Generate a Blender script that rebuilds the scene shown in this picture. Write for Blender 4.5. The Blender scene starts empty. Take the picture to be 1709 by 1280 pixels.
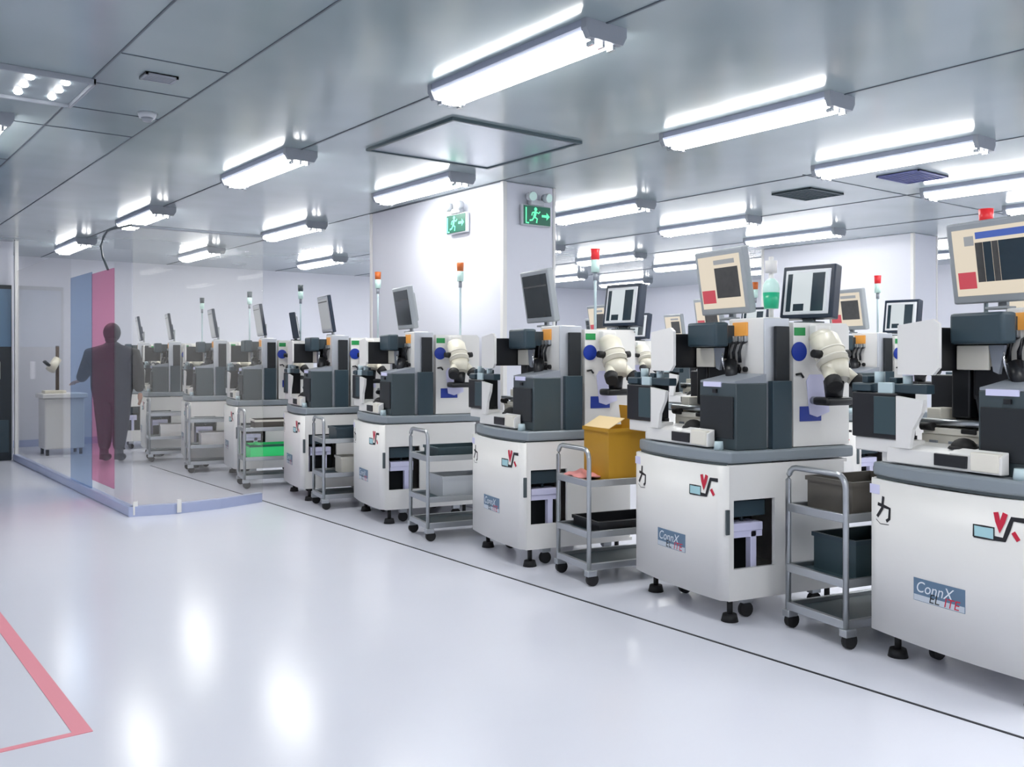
import bpy, bmesh, math, random
from mathutils import Vector, Matrix
random.seed(7)
SC = bpy.context.scene
COL = SC.collection
PI = math.pi

# ------------------------------------------------------------------ materials
MATS = {}
def srgb(hexs):
    out = []
    for i in (0, 2, 4):
        c = int(hexs[i:i+2], 16) / 255
        out.append(c/12.92 if c <= .04045 else ((c+.055)/1.055)**2.4)
    return (*out, 1)
def mat(name, col, rough=.5, metal=0, spec=.5, emit=None, estr=0, coat=0, noise=0, nscale=8, bump=0, bscale=30, ior=1.5):
    if name in MATS: return MATS[name]
    m = bpy.data.materials.new(name); m.use_nodes = True
    nt = m.node_tree; b = nt.nodes['Principled BSDF']
    c = srgb(col) if isinstance(col, str) else col
    b.inputs['Base Color'].default_value = c
    b.inputs['Roughness'].default_value = rough
    b.inputs['Metallic'].default_value = metal
    b.inputs['Specular IOR Level'].default_value = spec
    b.inputs['IOR'].default_value = ior
    b.inputs['Coat Weight'].default_value = coat
    if emit:
        b.inputs['Emission Color'].default_value = srgb(emit); b.inputs['Emission Strength'].default_value = estr
    tc = nt.nodes.new('ShaderNodeTexCoord')
    if noise:
        n = nt.nodes.new('ShaderNodeTexNoise'); n.inputs['Scale'].default_value = nscale; n.inputs['Detail'].default_value = 4
        mx = nt.nodes.new('ShaderNodeMix'); mx.data_type = 'RGBA'
        mx.inputs[6].default_value = tuple(x*(1-noise) for x in c[:3])+(1,); mx.inputs[7].default_value = tuple(min(1, x*(1+noise)) for x in c[:3])+(1,)
        nt.links.new(tc.outputs['Object'], n.inputs['Vector']); nt.links.new(n.outputs['Fac'], mx.inputs[0])
        nt.links.new(mx.outputs[2], b.inputs['Base Color'])
    if bump:
        n2 = nt.nodes.new('ShaderNodeTexNoise'); n2.inputs['Scale'].default_value = bscale
        bp = nt.nodes.new('ShaderNodeBump'); bp.inputs['Strength'].default_value = bump; bp.inputs['Distance'].default_value = .01
        nt.links.new(tc.outputs['Object'], n2.inputs['Vector']); nt.links.new(n2.outputs['Fac'], bp.inputs['Height'])
        nt.links.new(bp.outputs['Normal'], b.inputs['Normal'])
    MATS[name] = m
    return m
def glassy(name, tcol, dcol, dfac, rough=.02):
    m = bpy.data.materials.new(name); m.use_nodes = True
    nt = m.node_tree; nt.nodes.clear()
    o = nt.nodes.new('ShaderNodeOutputMaterial'); t = nt.nodes.new('ShaderNodeBsdfTransparent'); d = nt.nodes.new('ShaderNodeBsdfDiffuse')
    g = nt.nodes.new('ShaderNodeBsdfGlossy'); f = nt.nodes.new('ShaderNodeFresnel'); a = nt.nodes.new('ShaderNodeMixShader'); b = nt.nodes.new('ShaderNodeMixShader')
    t.inputs[0].default_value = tcol; d.inputs[0].default_value = dcol; g.inputs['Roughness'].default_value = rough
    ge = nt.nodes.new('ShaderNodeNewGeometry'); mi = nt.nodes.new('ShaderNodeMapRange')   # same reflectance on both faces of a pane
    mi.inputs['To Min'].default_value = 1.12; mi.inputs['To Max'].default_value = 1/1.12
    nt.links.new(ge.outputs['Backfacing'], mi.inputs['Value']); nt.links.new(mi.outputs[0], f.inputs[0])
    a.inputs[0].default_value = dfac
    nt.links.new(t.outputs[0], a.inputs[1]); nt.links.new(d.outputs[0], a.inputs[2])
    nt.links.new(f.outputs[0], b.inputs[0]); nt.links.new(a.outputs[0], b.inputs[1]); nt.links.new(g.outputs[0], b.inputs[2])
    nt.links.new(b.outputs[0], o.inputs[0])
    return m
def ceiling_mat():
    m = bpy.data.materials.new('coated_steel_ceiling'); m.use_nodes = True
    nt = m.node_tree; b = nt.nodes['Principled BSDF']
    tc = nt.nodes.new('ShaderNodeTexCoord'); mp = nt.nodes.new('ShaderNodeMapping'); mp.inputs['Scale'].default_value = (1.1, 1.1, 1)
    n = nt.nodes.new('ShaderNodeTexNoise'); n.inputs['Scale'].default_value = .9; n.inputs['Detail'].default_value = 2
    r = nt.nodes.new('ShaderNodeValToRGB')
    r.color_ramp.elements[0].position = .3; r.color_ramp.elements[0].color = srgb('8c9a9f')
    r.color_ramp.elements[1].position = .7; r.color_ramp.elements[1].color = srgb('9daaaf')
    nt.links.new(tc.outputs['Object'], mp.inputs[0]); nt.links.new(mp.outputs[0], n.inputs['Vector']); nt.links.new(n.outputs['Fac'], r.inputs[0])
    nt.links.new(r.outputs[0], b.inputs['Base Color'])
    b.inputs['Roughness'].default_value = .16; b.inputs['IOR'].default_value = 1.75; b.inputs['Metallic'].default_value = .0
    n2 = nt.nodes.new('ShaderNodeTexNoise'); n2.inputs['Scale'].default_value = 2.2; n2.inputs['Detail'].default_value = 1
    bp = nt.nodes.new('ShaderNodeBump'); bp.inputs['Strength'].default_value = .12; bp.inputs['Distance'].default_value = .02
    nt.links.new(tc.outputs['Object'], n2.inputs['Vector']); nt.links.new(n2.outputs['Fac'], bp.inputs['Height']); nt.links.new(bp.outputs[0], b.inputs['Normal'])
    return m
def floor_mat():
    m = mat('epoxy_floor', 'dbdde8', rough=.19, spec=.26, noise=.025, nscale=.7, bump=.05, bscale=3.5)
    return m

M = dict(
    white=mat('white_enamel', 'e4e3e1', .35, noise=.015, nscale=3),
    cream=mat('cream_enamel', 'e6e2d6', .38),
    wall=mat('wall_panel', 'd8dae4', .38, noise=.02, nscale=1.2),
    grey=mat('mid_grey', '8d939c', .4), table=mat('table_grey', '868f96', .32, noise=.06, nscale=5),
    dgrey=mat('dark_grey', '4a5459', .42), slate=mat('slate_blue_grey', '2f414b', .4), hand=mat('handler_grey', '3d494e', .35, noise=.05),
    black=mat('black_plastic', '15171c', .38), inside=mat('dark_interior', '141a20', .6), rubber=mat('black_rubber', '101013', .65),
    steel=mat('brushed_steel', 'b4b8bc', .3, metal=.85), chrome=mat('chrome', 'd8dadd', .12, metal=1), alu=mat('aluminium', 'c5c9d0', .35, metal=.6),
    mon=mat('monitor_grey', '9aa0a5', .4), monw=mat('monitor_white', 'dfe1e6', .35), navy=mat('navy_plastic', '1c2a3d', .35),
    scope=mat('microscope_cream', 'ddd8c8', .32), blue=mat('blue_vinyl', '12349a', .4), green=mat('green_label', '0f8a45', .45), dgreen=mat('dark_green_label', '14604a', .45),
    paper=mat('paper_sheet', 'd5d5f2', .6), red=mat('red_paint', 'c81f3c', .4), ink=mat('black_ink', '17171c', .5), cyan=mat('pale_cyan_ink', 'a9d3da', .5),
    plate=mat('blue_steel_plate', '5c7690', .35, noise=.25, nscale=6), pale=mat('pale_letters', 'dfe6ee', .4), silverband=mat('silver_band', 'c3ccd6', .35),
    yellow=mat('amber_carton', 'b98a1e', .5, noise=.1, nscale=4), cream2=mat('pale_carton', 'e8cfa0', .6), cardboard=mat('dark_carton', '5a5650', .7, noise=.12),
    tin=mat('teal_tray', '33474e', .45), pink=mat('pink_cloth', 'e79a96', .8, bump=.3, bscale=20), kerb=mat('kerb_blue', 'a9b3d3', .3),
    seam=mat('ceiling_seam', '4d5761', .5), vent=mat('vent_dark', '33474f', .5), ventb=mat('vent_blue', '50588c', .5), lgrey=mat('pale_grey', 'b9bec4', .4),
    tape=mat('pink_floor_tape', 'e58d9b', .5), linem=mat('black_floor_line', '24262e', .4), doorb=mat('door_blue', '5f7d99', .3), doord=mat('door_dark', '18242c', .35),
    skin=mat('skin', 'b98d78', .55), coverall=mat('dark_coverall', '11131b', .75, noise=.1, bump=.2, bscale=12), hair=mat('black_hair', '0d0d10', .6),
    clear=mat('clear_plastic', 'b9ccd2', .15), amberimg=mat('amber_display', 'c98a3c', .4, emit='d79a50', estr=.35),
    scrcream=mat('screen_cream', '3a3a3c', .3, emit='f3e6cf', estr=0.8), scrred=mat('screen_red', '3a3a3c', .3, emit='d84050', estr=0.75),
    scrimg=mat('screen_dark_image', '3d3d3d', .3, emit='3d3d3d', estr=.25, noise=.5, nscale=25), scrblue=mat('screen_blue', '3a3a3c', .3, emit='3f66c8', estr=0.7),
    scrwhite=mat('screen_white', '3a3a3c', .3, emit='dfe8ec', estr=0.8), scrdark=mat('screen_navy', '20303a', .25, emit='20303a', estr=.15),
    scrpale=mat('screen_pale_grey', '3a3a3c', .3, emit='c0c4c8', estr=0.55), scroff=mat('screen_off', '31383c', .12),
    lampon=mat('lit_tube', 'ffffff', .4, emit='fdfcf9', estr=27.5), led=mat('led_bulb', 'ffffff', .4, emit='ffffff', estr=30),
    signg=mat('sign_green', '0c4a3c', .4, emit='0c5a44', estr=.5), signl=mat('sign_light_green', '5fe0a4', .4, emit='5fe0a4', estr=1.0),
    orange=mat('orange_beacon', 'c8682c', .3), redb=mat('red_beacon', 'd02a30', .3, emit='d02a30', estr=.3), greenb=mat('green_beacon', '1f9c74', .3, emit='1f9c74', estr=.3), mintb=mat('mint_beacon', 'cfeee6', .3),
    greenlit=mat('glowing_green_bin', '2fc873', .3, emit='2fd075', estr=.25), brown=mat('brown_dark', '4a3a2c', .5),  # green bin plastic has a glow put into it, standing in for green-lit equipment
)
GLASS = glassy('clear_partition_glass', (.99, .99, .99, 1), (.75, .77, .82, 1), .025)
MILKY = glassy('hazy_partition_glass', (.98, .98, .97, 1), (.82, .81, .79, 1), .05)
PINKF = glassy('pink_film_glass', (.95, .60, .73, 1), (.5, .1, .22, 1), .03)
BLUEF = glassy('blue_film_glass', (.66, .75, .87, 1), (.2, .32, .45, 1), .04)

# ------------------------------------------------------------------ mesh builder
class MB:
    def __init__(s): s.bm = bmesh.new(); s.mi = 0; s.smooth = False
    def _mark(s, faces, smooth):
        for f in faces: f.material_index = s.mi; f.smooth = smooth
    def box(s, x0, x1, y0, y1, z0, z1, bev=0, m=None):
        mt = Matrix.Translation(((x0+x1)/2, (y0+y1)/2, (z0+z1)/2)) @ Matrix.Diagonal((abs(x1-x0), abs(y1-y0), abs(z1-z0), 1))
        r = bmesh.ops.create_cube(s.bm, size=1, matrix=(m @ mt) if m else mt)
        fs = {f for v in r['verts'] for f in v.link_faces}; s._mark(fs, False)
        if bev:
            es = list({e for v in r['verts'] for e in v.link_edges})
            q = bmesh.ops.bevel(s.bm, geom=es, offset=bev, segments=2, affect='EDGES', profile=.6)
            s._mark(q['faces'], True)
        return s
    def cyl(s, p0, p1, r0, r1=None, seg=16, smooth=True):
        p0, p1 = Vector(p0), Vector(p1); r1 = r0 if r1 is None else r1
        d = p1-p0; q = d.to_track_quat('Z', 'Y').to_matrix().to_4x4()
        r = bmesh.ops.create_cone(s.bm, cap_ends=True, segments=seg, radius1=r0, radius2=r1, depth=d.length, matrix=Matrix.Translation((p0+p1)/2) @ q)
        for f in {f for v in r['verts'] for f in v.link_faces}:
            f.material_index = s.mi; f.smooth = smooth and len(f.verts) == 4
        return s
    def sph(s, c, r, sc=(1, 1, 1), seg=16):
        q = bmesh.ops.create_uvsphere(s.bm, u_segments=seg, v_segments=seg//2, radius=r, matrix=Matrix.Translation(c) @ Matrix.Diagonal((*sc, 1)))
        s._mark({f for v in q['verts'] for f in v.link_faces}, True); return s
    def tube(s, pts, r, seg=8, closed=False):
        pts = [Vector(p) for p in pts]; n = len(pts); rings = []
        for i, p in enumerate(pts):
            a = pts[i-1] if (i > 0 or closed) else p; b = pts[(i+1) % n] if (i < n-1 or closed) else p
            d = (b-a).normalized(); up = Vector((0, 0, 1)) if abs(d.z) < .95 else Vector((1, 0, 0))
            u = d.cross(up).normalized(); w = u.cross(d).normalized()
            rings.append([s.bm.verts.new(p+(u*math.cos(2*PI*k/seg)+w*math.sin(2*PI*k/seg))*r) for k in range(seg)])
        for i in range(n if closed else n-1):
            A, B = rings[i], rings[(i+1) % n]
            for k in range(seg):
                f = s.bm.faces.new((A[k], A[(k+1) % seg], B[(k+1) % seg], B[k])); f.smooth = True; f.material_index = s.mi
        if not closed:
            for R_ in (rings[0], rings[-1]):
                f = s.bm.faces.new(R_); f.material_index = s.mi
        return s
    def prism(s, pts, h0, h1, axis='z', smooth=False):
        def P(p, h):
            if axis == 'z': return (p[0], p[1], h)
            if axis == 'y': return (p[0], h, p[1])
            return (h, p[0], p[1])
        a = [s.bm.verts.new(P(p, h0)) for p in pts]; b = [s.bm.verts.new(P(p, h1)) for p in pts]; n = len(pts)
        fs = [s.bm.faces.new(a), s.bm.faces.new(b)]
        for i in range(n):
            f = s.bm.faces.new((a[i], a[(i+1) % n], b[(i+1) % n], b[i])); f.smooth = smooth; f.material_index = s.mi
        for f in fs: f.material_index = s.mi
        return s
    def build(s, name, m, parent=None, loc=(0, 0, 0), rz=0):
        bmesh.ops.recalc_face_normals(s.bm, faces=s.bm.faces)
        me = bpy.data.meshes.new(name); s.bm.to_mesh(me); s.bm.free()
        me.materials.append(m)
        o = bpy.data.objects.new(name, me); COL.objects.link(o); o.location = loc; o.rotation_euler = (0, 0, rz)
        if parent: o.parent = parent
        return o

def tag(o, label=None, cat=None, group=None, kind=None):
    if label: o['label'] = label
    if cat: o['category'] = cat
    if group: o['group'] = group
    if kind: o['kind'] = kind
    return o
def empty(name, loc=(0, 0, 0), rz=0):
    o = bpy.data.objects.new(name, None); COL.objects.link(o); o.empty_display_size = .1
    o.location = loc; o.rotation_euler = (0, 0, rz); return o
def structure(mb, name, m): return tag(mb.build(name, m), kind='structure')
KIDS = {}
def copy_tree(o, parent=None):
    c = o.copy(); COL.objects.link(c)
    if parent: c.parent = parent
    for ch in KIDS.get(o.name) or [k for k in bpy.data.objects if k.parent == o]: copy_tree(ch, c)
    return c
def snapshot_children(roots):
    for o in list(bpy.data.objects):
        if o.parent: KIDS.setdefault(o.parent.name, []).append(o)
    for o in list(bpy.data.objects): KIDS.setdefault(o.name, [])

# flat marks mapped on a surface y=yf(x) in front of a panel
def ribbon(bm, pts, w, yf, eps):
    """stroke of width w through 2-D points, laid on the panel"""
    pts = [Vector(p) for p in pts]; out = []
    q = [pts[0]]
    for a, b in zip(pts, pts[1:]):
        n = max(1, int((b-a).length/.03))
        for i in range(1, n+1): q.append(a+(b-a)*i/n)
    L, R_ = [], []
    for i, p in enumerate(q):
        a = q[max(0, i-1)]; b = q[min(len(q)-1, i+1)]; d = (b-a).normalized(); n = Vector((-d.y, d.x))*w/2
        for lst, v in ((L, p+n), (R_, p-n)): lst.append(v)
    def V(p, e): return bm.verts.new((p.x, yf(p.x)-e, p.y))
    for i in range(len(q)-1):
        f4 = [V(L[i], eps), V(L[i+1], eps), V(R_[i+1], eps), V(R_[i], eps)]
        bm.faces.new(f4)
def patch(bm, x0, x1, z0, z1, yf, eps, n=6):
    xs = [x0+(x1-x0)*i/n for i in range(n+1)]
    top = [bm.verts.new((x, yf(x)-eps, z1)) for x in xs]; bot = [bm.verts.new((x, yf(x)-eps, z0)) for x in xs]
    tb = [bm.verts.new((x, yf(x)+.002, z1)) for x in xs]; bb = [bm.verts.new((x, yf(x)+.002, z0)) for x in xs]
    for i in range(n):
        bm.faces.new((bot[i], bot[i+1], top[i+1], top[i])); bm.faces.new((top[i], top[i+1], tb[i+1], tb[i])); bm.faces.new((bot[i], bb[i], bb[i+1], bot[i+1]))
    bm.faces.new((bot[0], top[0], tb[0], bb[0])); bm.faces.new((bot[n], bb[n], tb[n], top[n]))
def text_into(bm, txt, size, x, z, yf, eps, shear=.2, sx=1.0):
    cu = bpy.data.curves.new('t', 'FONT'); cu.body = txt; cu.size = size; cu.shear = shear
    to = bpy.data.objects.new('t', cu); COL.objects.link(to)
    dg = bpy.context.evaluated_depsgraph_get(); me = to.evaluated_get(dg).to_mesh()
    vs = [bm.verts.new((x+v.co.x*sx, yf(x+v.co.x*sx)-eps, z+v.co.y)) for v in me.vertices]
    for p in me.polygons:
        try: bm.faces.new([vs[i] for i in p.vertices])
        except ValueError: pass
    to.evaluated_get(dg).to_mesh_clear(); bpy.data.objects.remove(to); bpy.data.curves.remove(cu)

# ------------------------------------------------------------------ the room
H = 2.70
structure(MB().box(-3.2, 14.2, -3.7, 14.8, -.1, 0), 'floor', floor_mat())
structure(MB().box(-3.2, 14.2, -3.7, 14.8, H, H+.1), 'ceiling', ceiling_mat())
structure(MB().box(2.08, 14.2, 14.6, 14.8, 0, H), 'wall_far', M['wall'])
structure(MB().box(-3.2, 2.08, 12.86, 13.06, 0, H), 'wall_end', M['wall'])
structure(MB().box(1.98, 2.08, 13.06, 14.6, 0, H), 'wall_return', M['wall'])
structure(MB().box(-3.2, -3.0, -3.5, 12.86, 0, H), 'wall_left', M['wall'])
structure(MB().box(14.0, 14.2, -3.5, 14.6, 0, H), 'wall_right', M['wall'])
structure(MB().box(-3.2, 14.2, -3.7, -3.5, 0, H), 'wall_back', M['wall'])
def pillar(name, x0, x1, y0, y1):
    p = structure(MB().box(x0, x1, y0, y1, 0, H, .012), name, M['wall'])
    m = MB()
    for a, b in ((x0, y0), (x1, y0), (x0, y1)):
        m.box(a-.012, a+.028 if a == x0 else a+.012, b-.012, b+.028, 0, H-.003, .004)
    t = m.build('corner_trim', M['white'], p)
    return p
pillar('wall_pillar', 4.50, 5.03, 5.98, 8.15)
pillar('wall_pillar_right', 10.10, 10.62, 5.62, 7.7)
# ceiling seams
n = [0]
def seam(x0, x1, y0, y1):
    n[0] += 1; structure(MB().box(x0, x1, y0, y1, H-.004, H), 'trim_%d' % n[0], M['seam'])
for X in (2.72, 4.48, 6.25, 7.72, 9.3, 10.9): seam(X-.006, X+.006, -3.5, 14.6)
for X in (1.18, 1.70): seam(X-.005, X+.005, -3.5, 12.86)
for Y in (4.545, 5.118, 5.69, 6.25): seam(1.185, 1.695, Y-.003, Y+.003)
for Y in (6.25, 7.5): seam(-3, 1.175, Y-.003, Y+.003)
seam(6.2, 14, 4.35, 4.358)
# skirting along the far wall
structure(MB().box(2.08, 14, 14.585, 14.6, 0, .1), 'baseboard_far', M['kerb'])
# end-wall door
d = tag(MB().box(1.55, 2.06, 12.83, 12.86, 0, 2.16, .004).build('door_1', M['doord']), kind='structure')
MB().box(1.58, 2.05, 12.815, 12.83, 1.40, 2.11, .003).build('window_pane', M['doorb'], d)
MB().box(1.58, 2.03, 12.822, 12.83, .1, .5, .003).build('lower_panel', M['slate'], d)
MB().box(1.88, 1.93, 12.80, 12.83, 1.0, 1.22, .006).build('handle', M['white'], d)
# ceiling hatch
h = tag(empty('ceiling_hatch', (3.572, 5.095, H)), 'square metal access hatch with a dark rim in the ceiling beside the pillar', 'ceiling hatch')
MB().box(-.49, .49, -.51, .51, -.010, 0, .002).build('panel', mat('hatch_panel', '9aa4b0', .22, ior=1.7, metal=.2), h)
f = MB()
for a in ((-.515, .515, -.53, -.505), (-.515, .515, .505, .53), (-.515, -.49, -.505, .505), (.49, .515, -.505, .505)): f.box(*a, -.018, 0, .002)
f.build('rim', M['vent'], h)
def ceil_vent(x0, x1, y0, y1, m, label):
    t = tag(empty('ceiling_vent', ((x0+x1)/2, (y0+y1)/2, H)), label, 'vent', 'ceiling vents'); w, dd = (x1-x0)/2, (y1-y0)/2
    MB().box(-w, w, -dd, dd, -.006, 0).build('backing', m, t)
    f = MB()
    for k in range(9):
        y = -dd+2*dd*(k+.5)/9; f.box(-w+.01, w-.01, y-.004, y+.004, -.012, -.005)
    f.build('slats', m, t)
    f = MB()
    for a in ((-w, w, -dd, -dd+.012), (-w, w, dd-.012, dd), (-w, -w+.012, -dd, dd), (w-.012, w, -dd, dd)): f.box(*a, -.014, 0)
    f.build('frame', m, t)
ceil_vent(6.71, 7.2, 4.64, 5.03, M['vent'], 'dark green square ceiling vent left of the bluish one')
ceil_vent(6.71, 7.16, 3.69, 4.04, M['ventb'], 'bluish square ceiling vent between two bright lamps at right')
ceil_vent(1.36, 1.52, 4.76, 4.88, M['grey'], 'small grey grille in the tiled ceiling strip at left')
t = tag(empty('smoke_detector', (1.6, 5.58, H)), 'small round smoke detector on the tiled ceiling strip at left', 'smoke detector')
MB().cyl((0, 0, -.03), (0, 0, 0), .045, .055).build('base', M['lgrey'], t); MB().cyl((0, 0, -.05), (0, 0, -.03), .025, .035).build('sensor', M['grey'], t)
t = tag(empty('led_panel', (.913, 5.34, H)), 'grey ceiling panel with a grid of nine small bright bulbs at upper left', 'ceiling light')
MB().box(-.27, .27, -.27, .27, -.012, 0, .003).build('panel', mat('led_backing', '8d989e', .3), t)
f = MB()
for a in ((-.285, .285, -.285, -.27), (-.285, .285, .27, .285), (-.285, -.27, -.285, .285), (.27, .285, -.285, .285)): f.box(*a, -.03, 0, .003)
f.build('rim', M['grey'], t)
for i in range(3):
    for j in range(3): MB().sph((-.165+.165*i, -.165+.165*j, -.014), .022, (1, 1, .6), 12).build('bulb', M['led'], t)

# ------------------------------------------------------------------ ceiling lamps
def lamp_proto():
    r = empty('ceiling_lamp')
    f = MB(); w = .115
    f.prism([(-w, 0), (w, 0), (w, -.03), (w-.02, -.045), (-w+.02, -.045), (-w, -.03)], -.61, .61, 'y')
    f.build('housing', mat('lamp_housing', '8f96a8', .4), r)
    f = MB(); pts = []
    for k in range(13):
        a = PI*k/12; pts.append((-.100*math.cos(a), -.044-.05*math.sin(a)))
    f.prism(pts, -.585, .585, 'y', True); f.build('diffuser', M['lampon'], r)
    for s in (-1, 1):
        f = MB(); pts = [(-.118, 0), (.118, 0), (.118, -.04), (.095, -.078), (-.095, -.078), (-.118, -.04)]
        f.prism(pts, s*.585, s*.618, 'y'); c = f.build('end_cap', M['grey'], r)
        for q in (-.06, 0, .06): MB().box(q-.008, q+.008, min(s*.56, s*.6), max(s*.56, s*.6), -.1, -.07, .002).build('clip', M['chrome'], c)
    return r
lamp = lamp_proto(); snapshot_children(None)
rows = [('second', 3.5), ('third', 6.53), ('fourth', 9.58), ('fifth', 12.55)]
XS = {2.72: 'first lamp line from the corridor', 4.46: 'second lamp line from the corridor', 6.08: 'third lamp line from the corridor', 7.62: 'fourth lamp line from the corridor', 9.1: 'fifth lamp line from the corridor', 10.7: 'sixth lamp line from the corridor', 12.3: 'lamp line nearest the right wall'}
placed = 0
ORD = ['nearest', 'second nearest', 'third nearest', 'farthest']
for X, nm in XS.items():
    for k, (_, Y) in enumerate(rows):
        x = X
        if X == 4.46 and k == 1: x = 4.06
        if X == 4.46 and k > 1: x = 4.3
        if X == 10.7 and k == 1: continue
        o = lamp if placed == 0 else copy_tree(lamp); placed += 1
        o.location = (x, Y, H)
        lab = 'lit fluorescent ceiling lamp, %s of the %s' % (ORD[k], nm)
        if X == 4.46 and k == 1: lab = 'lit fluorescent ceiling lamp glowing against the face of the white pillar'
        if X == 2.72 and k == 0: lab = 'largest lit fluorescent ceiling lamp, above the dark-rimmed hatch'
        if X == 4.46 and k == 0: lab = 'lit fluorescent lamp right of the largest one, on the seam behind the hatch'
        tag(o, lab, 'ceiling lamp', 'fluorescent ceiling lamps')
o = copy_tree(lamp); o.location = (.87, 6.68, H); tag(o, 'lit fluorescent ceiling lamp cut by the left edge of the photo', 'ceiling lamp', 'fluorescent ceiling lamps')
for X in (-1.0, .87, 2.72, 4.46, 6.08, 7.62, 9.1, 10.7):      # the same rows go on behind the photographer
    for Y in (.45, -2.2):
        o = copy_tree(lamp); o.location = (X, Y, H); tag(o, 'lit fluorescent ceiling lamp overhead, outside the photo', 'ceiling lamp', 'lamps outside the photo')
for Y in (3.6, 9.6):
    o = copy_tree(lamp); o.location = (-1.2, Y, H); tag(o, 'lit fluorescent ceiling lamp overhead, outside the photo', 'ceiling lamp', 'lamps outside the photo')

# ------------------------------------------------------------------ exit signs on the pillar
def exit_sign(loc, rz, label):
    r = tag(empty('exit_sign', loc, rz), label, 'exit sign', 'exit signs on the pillar')
    MB().box(-.15, .15, -.035, 0, -.085, .085, .006).build('housing', M['lgrey'], r)
    MB().box(-.14, .14, -.041, -.035, -.076, .076, .002).build('sign_face', M['signg'], r)
    bm = MB(); b = bm.bm; yf = lambda x: -.042
    c = [(-.02+.016*math.cos(a*PI/6), .05+.016*math.sin(a*PI/6)) for a in range(12)]
    b.faces.new([b.verts.new((p[0], -.0435, p[1])) for p in c])
    ribbon(b, [(-.02, .03), (-.035, -.015)], .026, yf, .0015)
    ribbon(b, [(-.02, .03), (.012, .018), (.026, .035)], .011, yf, .0017); ribbon(b, [(-.02, .03), (-.055, .02), (-.062, -.004)], .011, yf, .0017)
    ribbon(b, [(-.035, -.012), (-.004, -.028), (-.012, -.062)], .014, yf, .0019); ribbon(b, [(-.035, -.012), (-.055, -.04), (-.085, -.045)], .014, yf, .0019)
    ribbon(b, [(.045, 0), (.10, 0)], .02, yf, .0015); b.faces.new([b.verts.new(v) for v in ((.095, -.0435, .032), (.095, -.0435, -.032), (.13, -.0435, 0))])
    ribbon(b, [(-.12, .06), (-.12, -.066), (-.09, -.066)], .012, yf, .0015)
    bm.build('pictogram', M['signl'], r)
    MB().box(-.07, .07, -.05, 0, .085, .13, .006).build('lamp_bracket', M['lgrey'], r)
    for s in (-1, 1):
        a = MB().cyl((s*.075, -.03, .15), (s*.085, -.09, .145), .034, .042).build('lamp_head', M['lgrey'], r)
        MB().cyl((s*.085, -.09, .145), (s*.0855, -.094, .1445), .036).build('lens', M['mintb'], a)
exit_sign((4.50-.013, 6.59, 2.42), -PI/2, 'green running-man exit sign with twin lamps on the pillar face toward the corridor')
exit_sign((4.81, 5.98-.013, 2.44), 0, 'green running-man exit sign with twin lamps on the narrow pillar face toward the camera')

# ------------------------------------------------------------------ floor markings
tag(MB().box(3.244, 3.256, -3.4, 11.2, 0, .003).build('floor_line', M['linem']), 'thin black line along the floor in front of the machine row', 'floor line')
f = MB(); f.box(.73, .79, 3.38, 5.6, 0, .002); f.box(-.6, .73, 3.38, 3.41, 0, .002)
tag(f.build('floor_tape', M['tape']), 'pink floor tape marking a corner at the lower left of the corridor', 'floor tape')

# ------------------------------------------------------------------ glass enclosure
g = tag(empty('glass_partition', (2.1, 7.75, 0)), 'glass enclosure with blue and pink film panels standing on a bluish kerb', 'glass partition')
GT = 2.33
def pane(name, m, x0, x1, y0, y1, z0, z1): return MB().box(x0-2.1, x1-2.1, y0-7.75, y1-7.75, z0, z1).build(name, m, g)
pane('clear_pane', GLASS, 2.096, 2.104, 9.86, 12.80, .08, GT)
b = pane('blue_panel', BLUEF, 2.096, 2.104, 9.025, 9.85, .08, 2.05); b['label'] = 'blue film-tinted glass panel'
b = pane('pink_panel', PINKF, 2.096, 2.104, 8.27, 9.015, .16, 2.03); b['label'] = 'pink film-tinted glass panel'
pane('corner_pane', GLASS, 2.096, 2.104, 7.76, 8.26, .08, GT)
pane('end_pane', MILKY, 2.11, 3.2, 7.746, 7.754, .08, GT)
k = MB(); k.box(-.03, .03, -.03, 5.06, 0, .08, .01); k.prism([(-.03, -.03), (.3, -.11), (.7, -.08), (1.12, .06), (1.12, .12), (.7, -.01), (.3, -.04), (.03, .04)], 0, .08)
k.build('kerb', M['kerb'], g)
k = MB(); k.tube([(0, .0, GT), (.5, 0, GT), (1.1, 0, GT)], .012); k.build('top_rail', M['grey'], g)
k = MB(); k.tube([(0, .72, 2.03), (-.01, .85, 2.15), (-.01, .92, 2.25), (0, .86, 2.33), (0, .72, 2.37), (0, .5, 2.36), (0, .2, 2.345), (0, 0, 2.335)], .010); k.build('hose', M['dgrey'], g)
for x, y in ((.02, -.035), (.34, -.12)): MB().box(x-.018, x+.018, y-.006, y+.004, .01, .12, .003).build('clamp', M['white'], g)
MB().box(-.02, .02, 4.98, 5.05, .08, H).build('end_post', M['white'], g)

# added bench and microscope, standing in for machine reflections in the enclosure glass
t = tag(empty('reflection_bench', (2.72, 13.3, 0)), 'added white bench behind the blue glass panel, standing in for a machine reflection', 'bench')
MB().box(-.27, .27, -.24, .24, .74, .80, .01).build('bench_top', M['white'], t); MB().box(-.24, .24, -.2, .2, .08, .74, .02).build('body', M['white'], t)
for sx in (-1, 1):
    for sy in (-1, 1): MB().cyl((sx*.2, sy*.16, 0), (sx*.2, sy*.16, .08), .02).build('foot', M['rubber'], t)
t = tag(empty('reflection_microscope', (2.62, 13.25, .80)), 'added pale microscope shape on the white bench, standing in for a machine reflection', 'microscope')
MB().box(-.13, .13, -.1, .1, 0, .04, .01).build('base', M['scope'], t); MB().cyl((.05, .05, .04), (.05, .05, .62), .022).build('column', M['brown'], t)
MB().cyl((-.05, -.02, .3), (.05, .03, .45), .06, .05).build('head', M['scope'], t)
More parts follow.
